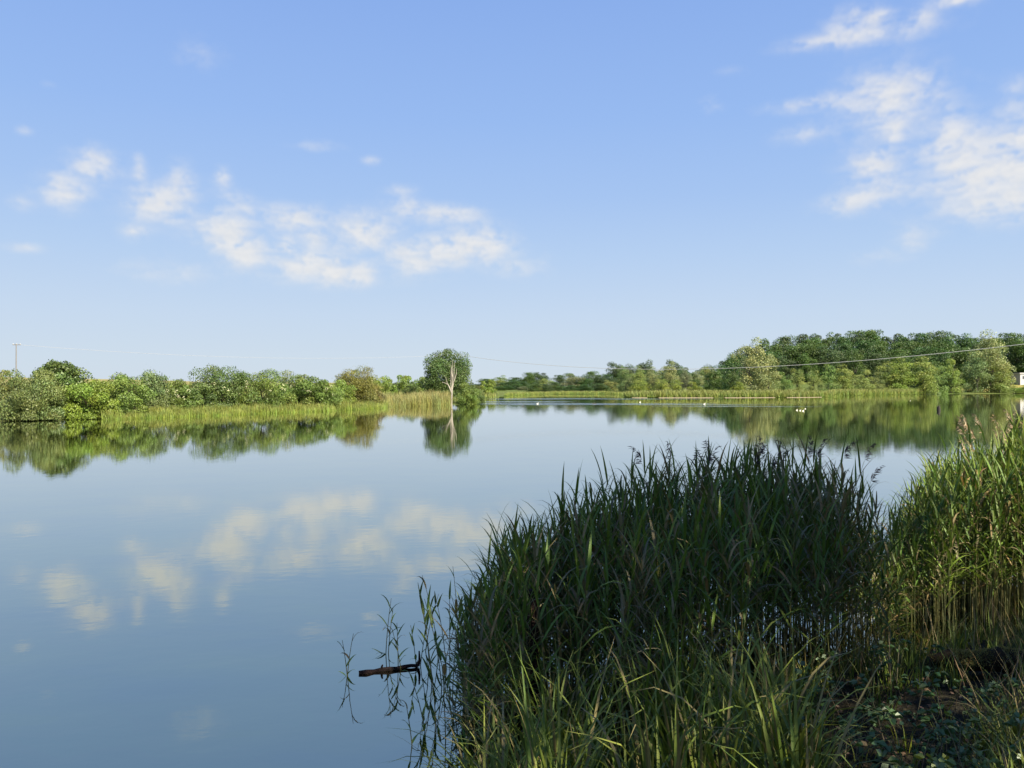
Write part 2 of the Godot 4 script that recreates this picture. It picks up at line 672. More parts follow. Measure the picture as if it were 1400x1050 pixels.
func make_water() -> void:
	var m := StandardMaterial3D.new()
	m.resource_name = "lake_water"
	m.albedo_texture = noise_tex(512, 0.006, Color(0.40, 0.43, 0.35).linear_to_srgb(), Color(0.45, 0.47, 0.34).linear_to_srgb(), 27, 3)
	m.roughness = 0.02
	m.metallic = 1.0
	var ripples := noise_tex(1024, 0.016, Color.BLACK, Color.WHITE, 21, 5)
	ripples.color_ramp = null
	ripples.as_normal_map = true
	ripples.bump_strength = 8.0
	m.normal_enabled = true
	m.normal_texture = ripples
	m.normal_scale = 0.011
	m.uv1_triplanar = true
	m.uv1_world_triplanar = true
	m.uv1_scale = Vector3(0.11, 0.11, 0.19)
	var g := Geo.new()
	for q in [Vector3(-420, 0, 40), Vector3(420, 0, 40), Vector3(420, 0, -480), Vector3(-420, 0, -480)]:
		g.v.append(q); g.n.append(Vector3.UP); g.c.append(Color.WHITE)
	g.ix.append_array([0, 2, 1, 0, 3, 2])
	var o := MeshInstance3D.new()
	o.name = "water"
	o.mesh = g.mesh(m)
	add_child(o)
	tag(o, "calm lake water mirroring the sky", "water", "", "structure")
	# bands where a breath of wind ruffles the surface
	var mr: StandardMaterial3D = m.duplicate()
	mr.resource_name = "ruffled_water"
	mr.normal_scale = 0.5
	mr.uv1_scale = Vector3(0.2, 0.2, 0.5)
	var k := 0
	for q in [[745, 552.3, 9.0, 1.0], [700, 551.2, 7.0, 0.9], [800, 553.2, 11.0, 0.8], [870, 551.8, 8.0, 0.7], [930, 553.5, 9.0, 0.7], [690, 549.2, 9.0, 1.6], [1010, 556.0, 6.0, 0.6], [790, 545.5, 16.0, 2.5]]:
		var c := site(q[0], shore_d(q[1]))
		var e := Geo.new()
		e.v.append(Vector3.ZERO); e.n.append(Vector3.UP); e.c.append(Color.WHITE)
		for i in 40:
			var w := TAU * i / 40.0
			var wob := 1.0 + 0.25 * sin(w * 3.0 + k) + 0.15 * sin(w * 7.0)
			e.v.append(Vector3(cos(w) * q[2] * 1.5 * wob, 0, sin(w) * q[3] * 4.0 * wob)); e.n.append(Vector3.UP); e.c.append(Color.WHITE)
			e.ix.append_array([0, 1 + i, 1 + (i + 1) % 40])
		var b := MeshInstance3D.new()
		b.name = "ruffled_band"
		b.mesh = e.mesh(mr)
		o.add_child(b, true)
		b.position = c + Vector3(0, 0.004 + 0.002 * k, 0)
		k += 1


func make_left_shore() -> void:
	var dark := Color(0.078, 0.122, 0.026)
	var mid := Color(0.108, 0.162, 0.028)
	var bright := Color(0.142, 0.205, 0.028)
	var grey := Color(0.112, 0.148, 0.042)
	var olive := Color(0.145, 0.150, 0.030)
	bush("willow_bush", "pale olive bush at the edge of the yellow field, behind the grey-green willow bush", "bush", 6, 72, 511, 60, Color(0.15, 0.17, 0.05), {"spiky": 0.3})
	bush("willow_bush", "big grey-green rounded bush hanging over the water beside the dark leafy tree", "bush", 44, 61.5, 502, 92, grey, {"leaves": 12000, "lobes": 70, "at_water": true, "leaf": 0.2, "spiky": 0.25})
	bush("alder_sapling", "small dark tree with large leaves rising above the grey-green willow bush", "tree", 80, 66, 493, 74, dark, {"leaves": 9000, "leaf": 0.34, "lobes": 60, "spiky": 0.25, "low": 0.0, "seed": 9})
	bush("shore_bush", "low bright green bush trailing its branches into the water", "bush", 122, 64.5, 519, 82, bright, {"leaves": 9000, "at_water": true, "lobes": 60})
	bush("shore_bush", "broad mid green bush between the trailing bush and the wispy bush", "bush", 168, 68.5, 511, 96, mid, {"leaves": 9000, "lobes": 60})
	bush("shore_bush", "wispy topped bush with thin twigs standing clear of the hedge line", "bush", 208, 75, 508, 60, Color(0.10, 0.14, 0.045), {"spiky": 0.9, "leaves": 6000})
	bush("elder_bush", "small pale green bush with cream blossom beside the wispy bush", "bush", 246, 77, 518, 60, mid, {"blossom": 9})
	bush("elder_bush", "tall dark green bush with a few cream blossoms and a pointed top", "bush", 303, 81, 499, 92, dark, {"blossom": 9, "leaves": 10000, "lobes": 60, "spiky": 0.3})
	bush("elder_bush", "wide green bush thickly dotted with cream blossom", "bush", 356, 84, 503, 90, mid, {"blossom": 20, "leaves": 9000})
	bush("shore_bush", "grey leafed bush between the two blossoming bushes", "bush", 392, 92, 506, 60, grey, {"leaves": 6000})
	bush("elder_bush", "rounded green bush with blossom on its crown, next to the olive bush", "bush", 430, 91, 511, 84, mid, {"blossom": 13, "leaves": 9000})
	bush("shore_bush", "low dark bush filling the gap under the blossoming crowns", "bush", 272, 78, 522, 70, dark, {"leaves": 6000})
	bush("shore_bush", "low green bush at the reed edge beside the olive bush", "bush", 462, 97, 518, 56, bright, {"leaves": 5000})
	bush("hawthorn_tree", "rounded olive brown bush with an open spiky outline at the bank corner", "tree", 489, 104, 500, 70, olive, {"low": -0.15, "seed": 31, "leaves": 14000, "lobes": 90, "spiky": 0.35, "leaf": 0.24})
	bush("shore_bush", "small olive bush at the foot of the rounded olive bush", "bush", 512, 108, 528, 34, Color(0.14, 0.12, 0.04), {"leaves": 4000})
	bush("oak_tree", "lone round dark green tree behind the bare white snag", "tree", 613, 133, 475, 84, Color(0.064, 0.108, 0.024), {"leaves": 20000, "lobes": 150, "leaf": 0.36, "low": -0.35, "floor": 0.1, "lobe_r": 0.27, "stems": 1, "seed": 6})
	bush("shore_bush", "bright green bush at the water beside the bare snag", "bush", 640, 126, 525, 36, mid, {"at_water": true, "leaves": 5000})
	bush("shore_bush", "narrow green bush below the lone tree on the meadow side", "bush", 655, 140, 532, 18, dark, {"leaves": 3000})
	bush("shore_bush", "small dark round bush on the meadow behind the tan reeds", "bush", 563, 150, 522, 26, dark, {"leaves": 4000})
	for q in [[530, 235, 514, 34], [552, 240, 513, 40], [575, 230, 516, 36], [668, 300, 519, 26], [510, 250, 515, 30]]:
		bush("copse_tree", "light green tree in the small copse behind the meadow", "tree", q[0], q[1], q[2], q[3], bright, {"leaves": 3500, "leaf": 0.5, "lobes": 30, "group": "trees of the copse behind the meadow", "stems": 1})

	# the bare snag in front of the lone tree
	var sp := on_land(617, 120.5)
	sp.y = 0.0
	var snag := thing("dead_tree", "bare white dead tree standing at the water's edge in front of the round tree", "tree", sp)
	var pale := Color(0.27, 0.245, 0.215)
	var g := Geo.new()
	g.tube(PackedVector3Array([Vector3(0, -0.6, 0), Vector3(0.02, 0.6, 0), Vector3(0.08, 1.6, 0), Vector3(0.13, 2.4, 0)]), PackedFloat32Array([0.2, 0.13, 0.11, 0.09]), 8, pale * 0.75, pale)
	part("trunk", g.mesh(plain("bare_wood", 0.85)), snag)
	for b in [[[0.2, 2.3, 0], [0.3, 3.6, 0.1], [0.35, 5.0, 0.1], [0.3, 6.6, 0]], [[0.2, 2.2, 0], [0.55, 3.4, -0.1], [0.65, 4.8, 0], [0.8, 6.3, 0.1]], [[0.1, 1.9, 0], [-0.1, 3.0, 0.1], [-0.05, 4.2, 0.2], [-0.1, 5.4, 0.1]], [[0.1, 1.7, 0], [-0.5, 2.6, 0.3], [-1.0, 3.3, 0.3], [-1.3, 4.1, 0.4]], [[0.1, 2.0, 0], [-0.7, 2.9, -0.2], [-1.5, 3.2, -0.2], [-2.2, 3.3, 0]], [[0.5, 3.3, 0], [0.9, 3.9, 0.2], [1.2, 4.6, 0.2], [1.25, 5.3, 0.2]], [[0.3, 4.0, 0.1], [0.1, 4.6, 0.2], [0.05, 5.3, 0.2], [-0.1, 5.9, 0.2]]]:
		var pp := PackedVector3Array()
		for q in b: pp.append(Vector3(q[0] * 0.62, q[1], q[2] * 0.62))
		var bg := Geo.new()
		bg.tube(pp, PackedFloat32Array([0.08, 0.06, 0.04, 0.02]), 6, pale, pale * 0.95)
		part("branch", bg.mesh(plain("bare_wood", 0.85)), snag)

	# reed fringe along the left bank
	rng.seed = 77
	var fringe := Node3D.new()
	fringe.name = "reed_fringe"
	add_child(fringe)
	tag(fringe, "band of fresh green reeds along the water below the bushes", "reeds", "", "stuff")
	var tan_reeds := Node3D.new()
	tan_reeds.name = "tan_reeds"
	add_child(tan_reeds)
	tag(tan_reeds, "tall tan and green reeds between the olive bush and the snag", "reeds", "", "stuff")
	var rows := [[145, 573.2], [250, 569.5], [350, 565.5], [450, 561.5], [520, 558], [530, 556], [560, 555.5], [612, 554]]
	var variants := []
	var tan_variants := []
	for k in 5:
		variants.append(clump_geo(300 + k, 20, 0.6, 0.95, 0.022, Color(0.14, 0.20, 0.035), Color(0.24, 0.22, 0.09), 1.3).mesh(plain("reed_leaf", 0.55, 0.45, Color.WHITE, 0.38)))
		tan_variants.append(clump_geo(320 + k, 20, 0.6, 1.7, 0.024, Color(0.19, 0.21, 0.07), Color(0.33, 0.29, 0.14), 1.2).mesh(plain("reed_leaf", 0.55, 0.45, Color.WHITE, 0.38)))
	var spots := [[], [], [], [], []]
	var tan_spots := [[], [], [], [], []]
	for i in 2600:
		var col := rng.randf_range(146, 526)
		var d := shore_d(curve_at(rows, col)) + rng.randf_range(-1.0, 3.6)
		var p := on_land(col, d)
		p.y = maxf(p.y, -0.1)
		spots[i % 5].append(standing(p, rng.randf() * TAU, 0.8 * rng.randf_range(0.5, 1.25) * (0.75 + 0.3 * smoothstep(150, 420, col) + 0.7 * patch_noise.get_noise_2d(p.x * 3, p.z * 3))))
	for i in 1500:
		var col := rng.randf_range(527, 612)
		var d := shore_d(curve_at(rows, col)) + rng.randf_range(-1.0, 16.0)
		var p := on_land(col, d)
		p.y = maxf(p.y, -0.1)
		tan_spots[i % 5].append(standing(p, rng.randf() * TAU, rng.randf_range(0.5, 1.15) * (0.75 + 0.3 * smoothstep(540, 590, col) + 0.3 * patch_noise.get_noise_2d(p.x * 4, p.z * 4))))
	for k in 5:
		scatter("blades", variants[k], spots[k], fringe)
		scatter("blades", tan_variants[k], tan_spots[k], tan_reeds)
	# rough grass on the bank and the meadow behind
	var turf := Node3D.new()
	turf.name = "meadow_grass"
	add_child(turf)
	tag(turf, "rough grass on the meadow and the bank behind the bushes", "grass", "", "stuff")
	var tm := clump_geo(350, 14, 0.7, 0.7, 0.05, Color(0.13, 0.17, 0.04), Color(0.24, 0.22, 0.09), 1.0, 2).mesh(plain("reed_leaf", 0.55, 0.45, Color.WHITE, 0.38))
	var ts := []
	for i in 2600:
		var col := rng.randf_range(-60, 700)
		var d := rng.randf_range(60, 230)
		var p := site(col, d)
		var s := shore_distance(p.x, p.z)
		if s > 0.5 and s < 75:
			p.y = height_from(p.x, p.z, s) - 0.05
			ts.append(standing(p, rng.randf() * TAU, rng.randf_range(0.6, 1.2) * d / 110.0))
	scatter("tufts", tm, ts, turf)


func far_kind(called: String, label: String, group: String, category: String, s: int, half: float, low: float, lobes: int, lr: float, leaves: int, leaf: float, col: Color, wide_low: float) -> Array:
	# three individuals of one kind, 10 m tall, kept aside as patterns
	var out := []
	for k in 3:
		var o := Node3D.new()
		o.name = called
		tag(o, label, category, group)
		part("crown", crown_geo(s + k * 13, half, low, 9.8, lobes, lr, leaves, leaf, col, 0.15, wide_low, 0.1).mesh(plain("foliage", 0.55, 0.5)), o)
		part("trunk", trunk_geo(s + k, 6.0, 0.2, 5, half * 0.7, 9.0, Color(0.07, 0.06, 0.05)).mesh(plain("bark", 0.9)), o)
		out.append(o)
	return out


func plant_far(kind: Array, column: float, d: float, top_row: float, width: float, tint: Color, label := "", group := "") -> Node3D:
	var p := on_land(column, d)
	p.y = maxf(p.y, 0.0)
	var top := EYE + (531.0 - top_row) * d / FOCAL - p.y
	var half: float = width * d / FOCAL * 0.5
	var src: Node3D = kind[rng.randi() % kind.size()]
	var o := copy(src, p, rng.randf() * TAU, Vector3(half / 3.4, maxf(top, 1.5) / 9.8, half / 3.4), label, group)
	var key := "foliage_%d_%d_%d" % [int(tint.r * 20), int(tint.g * 20), int(tint.b * 20)]
	o.get_node("crown").material_override = plain(key, 0.55, 0.5, tint)
	return o


func make_far_shore() -> void:
	rng.seed = 40
	var wood := far_kind("forest_tree", "dark green broadleaf tree in the dense wood on the hillside", "trees of the hillside wood", "tree", 500, 3.4, -3.0, 52, 1.3, 11000, 0.27, Color(0.056, 0.098, 0.021), 0.0)
	var willow := far_kind("willow_tree", "silvery green willow on the far shore", "silvery willows of the far shore", "tree", 540, 3.4, -4.0, 56, 1.2, 10000, 0.24, Color(0.185, 0.210, 0.078), 0.0)
	var scrub := far_kind("willow_scrub", "pale green rounded willow scrub behind the far reed belt", "willow scrub behind the far reed belt", "bush", 580, 3.4, -6.0, 52, 1.25, 9000, 0.26, Color(0.165, 0.212, 0.050), 0.0)
	var oak := far_kind("oak_tree", "dark flat topped tree rising above the far shore willows", "dark trees rising above the far shore", "tree", 620, 3.4, 1.0, 44, 1.2, 8000, 0.28, Color(0.055, 0.088, 0.030), 0.0)
	for set in [wood, willow, scrub, oak]:
		for o in set: used[str(o.name)] = -1
	for called in ["forest_tree", "willow_tree", "willow_scrub"]: used.erase(called)
	used["oak_tree"] = 0
	var tints := [Color(1, 1, 1), Color(0.85, 0.95, 0.9), Color(1, 1, 0.9), Color(0.95, 1, 0.8), Color(0.9, 0.9, 1.0)]
	# the hillside wood, from the back row to the front
	var skyline := [[985, 497], [1010, 482], [1035, 470], [1060, 462], [1085, 457], [1110, 455], [1145, 455], [1165, 451], [1190, 449], [1212, 456], [1240, 459], [1265, 456], [1282, 452], [1302, 453], [1330, 460], [1350, 462], [1380, 456], [1400, 453], [1450, 450]]
	for row in [[490, 0, 24, 46], [462, 7, 26, 46], [436, 16, 27, 44], [412, 27, 32, 42]]:
		var col := 996.0 if row[0] < 480 else 1004.0
		while col < (1450 if row[0] > 450 else 1362):
			plant_far(wood, col + rng.randf_range(-5, 5), row[0] + rng.randf_range(-10, 10), curve_at(skyline, col) + row[1] + rng.randf_range(-1, 3.5), row[3] * rng.randf_range(0.85, 1.3), tints[rng.randi() % 5],
				{490: "broadleaf tree of the wood's back row, its crown against the sky", 462: "broadleaf tree inside the hillside wood, just below the skyline crowns", 436: "broadleaf tree in the middle of the hillside wood", 412: "broadleaf tree at the front edge of the hillside wood behind the pale scrub"}[row[0]], "row %d of the hillside wood" % [490, 462, 436, 412].find(row[0]))
			col += row[2] * rng.randf_range(0.8, 1.2)
	# the tree line across the head of the lake
	var line := [[640, 522], [690, 515], [710, 513], [725, 510], [760, 512], [800, 507], [830, 506], [880, 505], [940, 504], [1000, 500]]
	for row in [[440, 0, 17, 32], [410, 6, 16, 30], [375, 14, 14, 24]]:
		var col := 652.0
		while col < 1000:
			var kind: Array = wood if rng.randf() < 0.72 else willow
			plant_far(kind, col + rng.randf_range(-4, 4), row[0] + rng.randf_range(-12, 12), curve_at(line, col) + row[1] + rng.randf_range(-2, 5), row[3] * rng.randf_range(0.8, 1.25), tints[rng.randi() % 5], "green tree of the belt across the head of the lake" if kind == wood else "silvery willow in the belt across the head of the lake", "trees across the head of the lake" if kind == wood else "willows across the head of the lake")
			col += row[2] * rng.randf_range(0.8, 1.3)
	for q in [[843, 470, 496, 32], [882, 470, 495, 32], [919, 470, 493, 30], [860, 480, 499, 26], [968, 460, 500, 30], [728, 460, 510, 24]]:
		plant_far(oak, q[0], q[1], q[2], q[3], Color.WHITE)
	for q in [[855, 345, 504, 24], [872, 340, 503, 26], [893, 345, 504, 24], [914, 335, 499, 34], [938, 345, 506, 22]]:
		plant_far(willow, q[0], q[1], q[2], q[3], tints[rng.randi() % 5])
	for q in [[875, 250, 520, 36], [905, 246, 518, 30], [924, 250, 519, 28], [950, 262, 522, 26], [1010, 250, 522, 24]]:
		plant_far(scrub, q[0], q[1], q[2], q[3], Color(1.0, 1.0, 0.8), "low yellow green bush at the end of the reed spit", "yellow green bushes on the reed spit")
	# the group at the foot of the hill
	plant_far(wood, 1004, 285, 484, 40, Color(0.9, 1, 0.9), "dark tree half hidden behind the great silvery willow", "trees beside the great silvery willow")
	plant_far(willow, 1027, 262, 470, 58, Color.WHITE, "great silvery willow standing in front of the hillside wood", "great willows")
	plant_far(willow, 1050, 270, 484, 40, Color(1, 1, 0.95), "lower silvery willow leaning against the great willow", "great willows by the hill")
	plant_far(wood, 974, 255, 505, 30, Color(0.95, 1, 0.8), "small dark green tree on the reed spit", "small trees on the reed spit")
	plant_far(wood, 1003, 252, 508, 26, Color(1, 1, 0.85), "small bright green tree on the reed spit beside the great willow", "small trees on the spit")
	for q in [[1071, 275, 508, 26], [1090, 290, 504, 30], [1112, 300, 506, 26], [1133, 300, 498, 36], [1152, 300, 503, 30], [1180, 300, 505, 34], [1168, 320, 506, 30], [1212, 335, 500, 38], [1232, 335, 495, 44], [1262, 340, 494, 40], [1282, 345, 500, 34], [1300, 370, 490, 30], [1305, 372, 508, 26], [1195, 330, 508, 30]]:
		plant_far(scrub, q[0], q[1], q[2], q[3], tints[rng.randi() % 5])
	plant_far(willow, 1354, 392, 458, 66, Color(1, 1, 0.92), "huge drooping grey willow at the water beside the yellow field", "huge waterside willow")
	plant_far(willow, 1336, 388, 486, 46, Color(0.9, 0.95, 0.9), "lower grey willow grown into the huge drooping willow", "lower waterside willow")
	plant_far(scrub, 1366, 387, 500, 40, Color(1, 1, 0.95), "grey green bush under the huge drooping willow", "bushes under the huge willow")
	for q in [[1385, 392, 527, 28], [1402, 392, 526, 30], [1425, 392, 528, 30]]:
		plant_far(scrub, q[0], q[1], q[2], q[3], Color(0.9, 1, 0.8), "low green shrub between the yellow field and the water", "low shrubs below the yellow field")
	for set in [wood, willow, scrub, oak]:
		for o in set: o.free()

	# reed belts of the far shore
	rng.seed = 52
	var belt := Node3D.new()
	belt.name = "reed_belt"
	add_child(belt)
	tag(belt, "long level belt of green reeds along the far shore", "reeds", "", "stuff")
	var edge := [[690, 541.8], [720, 540], [755, 539], [835, 539], [850, 540], [856, 543], [870, 544], [1000, 544], [1100, 543.6], [1134, 543], [1150, 541], [1230, 539.6], [1262, 539]]
	var spots := [[], [], []]
	for i in 4200:
		var col := rng.randf_range(858, 1262) if i % 5 else rng.randf_range(692, 858)
		var d := shore_d(curve_at(edge, col)) + rng.randf_range(1.2, 14.0)
		var p := on_land(col, d)
		if p.y < -0.3: continue
		var k := 1.0 if col > 856 else 0.7
		if col > 1134: k = 1.25
		spots[i % 3].append(standing(p, rng.randf() * TAU, rng.randf_range(0.7, 1.15) * k))
	for k in 3:
		scatter("blades", clump_geo(700 + k, 18, 0.9, 1.75, 0.06, Color(0.15, 0.205, 0.045), Color(0.26, 0.25, 0.10), 0.9).mesh(plain("reed_leaf", 0.55, 0.45, Color.WHITE, 0.38)), spots[k], belt)
	# the narrow sandy edge in front of it
	var sand := Geo.new()
	var prev := Vector3.ZERO
	var started := false
	var hill := StandardMaterial3D.new()
	hill.resource_name = "sand"
	hill.albedo_color = Color(0.26, 0.21, 0.14).linear_to_srgb()
	hill.albedo_texture = noise_tex(256, 0.03, Color(0.7, 0.7, 0.7), Color.WHITE, 33)
	hill.uv1_triplanar = true
	hill.uv1_world_triplanar = true
	hill.roughness = 0.95
	var col2 := 864.0
	while col2 < 1128:
		var p := site(col2, shore_d(curve_at(edge, col2)) - 0.6 + 0.5 * sin(col2 * 0.31))
		if started:
			var k := sand.v.size()
			for q in [prev + Vector3(0, -0.2, 0.8), p + Vector3(0, -0.2, 0.8), p + Vector3(0, 0.09, -0.3), prev + Vector3(0, 0.09, -0.3), p + Vector3(0, 0.12, -3), prev + Vector3(0, 0.12, -3)]:
				sand.v.append(q); sand.n.append(Vector3(0, 0.9, 0.43)); sand.c.append(Color.WHITE)
			sand.ix.append_array([k, k + 2, k + 1, k, k + 3, k + 2, k + 3, k + 4, k + 2, k + 3, k + 5, k + 4])
		prev = p
		started = true
		if fmod(col2, 5.0) < 0.9: started = false
		col2 += 5.3
	var so := MeshInstance3D.new()
	so.name = "sand_bank"
	so.mesh = sand.mesh(hill)
	add_child(so)
	tag(so, "narrow pale sandy edge below the far reed belt", "bank", "", "structure")

	# the white house by the yellow field, mostly outside the picture
	var hp := on_land(1402, 432)
	var house := thing("house", "pale grey house on the slope beside the huge willow", "house", hp)
	var wall := Geo.new()
	wall.box(Vector3(-5.2, -1, -4), Vector3(5.2, 5.0, 4), Color(0.42, 0.43, 0.44))
	part("wall", wall.mesh(plain("render_coat", 0.85)), house)
	var roof := Geo.new()
	roof.box(Vector3(-5.6, 5.003, -4.4), Vector3(5.6, 5.45, 4.4), Color(0.5, 0.5, 0.5))
	part("roof", roof.mesh(plain("render_coat", 0.85)), house)
	for x in [-3.4, 0.4]:
		var w := Geo.new()
		w.box(Vector3(x - 0.6, 2.2, 3.9), Vector3(x + 0.6, 3.8, 4.03), Color(0.08, 0.09, 0.10))
		var wi := part("window", w.mesh(plain("dark_glass", 0.1)), house)
		var fr := Geo.new()
		fr.box(Vector3(x - 0.75, 2.05, 4.0), Vector3(x + 0.75, 2.17, 4.1), Color(0.7, 0.7, 0.7))
		part("sill", fr.mesh(plain("render_coat", 0.85)), wi)


func make_power_line() -> void:
	var a := on_land(22, 150)
	var b := on_land(625, 200)
	var c := Vector3(99.5, 0, -80)
	c.y = height_at(c.x, c.z)
	var tops := [10.4, 10.6, 14.5]
	var spots := [a, b, c]
	var labels := ["grey utility pole with a short crossarm behind the bushes at the field", "utility pole standing behind the lone round tree", "utility pole on the bank that carries the cable over the lake"]
	var wood := Color(0.16, 0.155, 0.15)
	for i in 3:
		var o := thing("utility_pole", labels[i], "pole", spots[i], "poles of the power line")
		var h: float = tops[i] - spots[i].y
		var g := Geo.new()
		g.tube(PackedVector3Array([Vector3(0, -0.5, 0), Vector3(0, h * 0.5, 0), Vector3(0, h + 0.1, 0)]), PackedFloat32Array([0.12, 0.1, 0.08]), 8, wood, wood)
		part("shaft", g.mesh(plain("weathered_pole", 0.85)), o)
		var x := Geo.new()
		x.box(Vector3(-0.75, h - 0.12, -0.17), Vector3(0.75, h + 0.02, -0.115), wood * 0.9)
		part("crossarm", x.mesh(plain("weathered_pole", 0.85)), o)
		for s in [-0.65, 0.0, 0.65]:
			var q := Geo.new()
			q.tube(PackedVector3Array([Vector3(s, h + 0.02, -0.14), Vector3(s, h + 0.1, -0.14), Vector3(s, h + 0.2, -0.14)]), PackedFloat32Array([0.05, 0.06, 0.04]), 6, Color(0.5, 0.5, 0.48), Color(0.5, 0.5, 0.48))
			part("insulator", q.mesh(plain("porcelain", 0.3)), o)
	var plan := Vector2(c.x - b.x, c.z - b.z)
	var span := plan.length()
	var path := PackedVector3Array()
	var rad := PackedFloat32Array()
	for i in 61:
		var s := span * i / 60.0
		var y := 9.5422e-4 * s * s - 0.133585 * s + 10.609
		path.append(Vector3(b.x + plan.x * i / 60.0, y, b.z + plan.y * i / 60.0))
		rad.append(0.042)
	var g2 := Geo.new()
	g2.tube(path, rad, 6, Color(0.38, 0.38, 0.35), Color(0.38, 0.38, 0.35))
	var cab := MeshInstance3D.new()
	cab.name = "power_cable"
	cab.mesh = g2.mesh(plain("cable_sheath", 0.6))
	add_child(cab)
	tag(cab, "pale thick cable sagging across the lake in front of the wood", "cable", "cables of the power line")
	path = PackedVector3Array()
	rad = PackedFloat32Array()
	for i in 31:
		var t := i / 30.0
		path.append(Vector3(lerpf(a.x, b.x, t), lerpf(10.4, 10.6, t) - 4.0 * 1.6 * t * (1 - t), lerpf(a.z, b.z, t)))
		rad.append(0.018)
	var g3 := Geo.new()
	g3.tube(path, rad, 5, Color(0.3, 0.3, 0.3), Color(0.3, 0.3, 0.3))
	var cab2 := MeshInstance3D.new()
	cab2.name = "power_cable_001"
	cab2.mesh = g3.mesh(plain("cable_sheath", 0.6))
	add_child(cab2)
	tag(cab2, "hair thin cable running from the pole at the field over the bushes", "cable", "cables of the power line")


func reed_pattern(s: int, leaves: int, plume: int, col: Color, called: String, sway := 0.12) -> Array:
	var parts := reed_parts(s, leaves, plume, col, 2.0, sway)
	var o := Node3D.new()
	o.name = called
	for p in parts:
		part(p[0], p[1].mesh(plain("reed_leaf", 0.55, 0.45, Color.WHITE, 0.38) if p[0] != "plume" else plain("plume", 0.9, 0.3)), o)
	return [o, merged(parts).mesh(plain("reed_leaf", 0.55, 0.45, Color.WHITE, 0.38))]


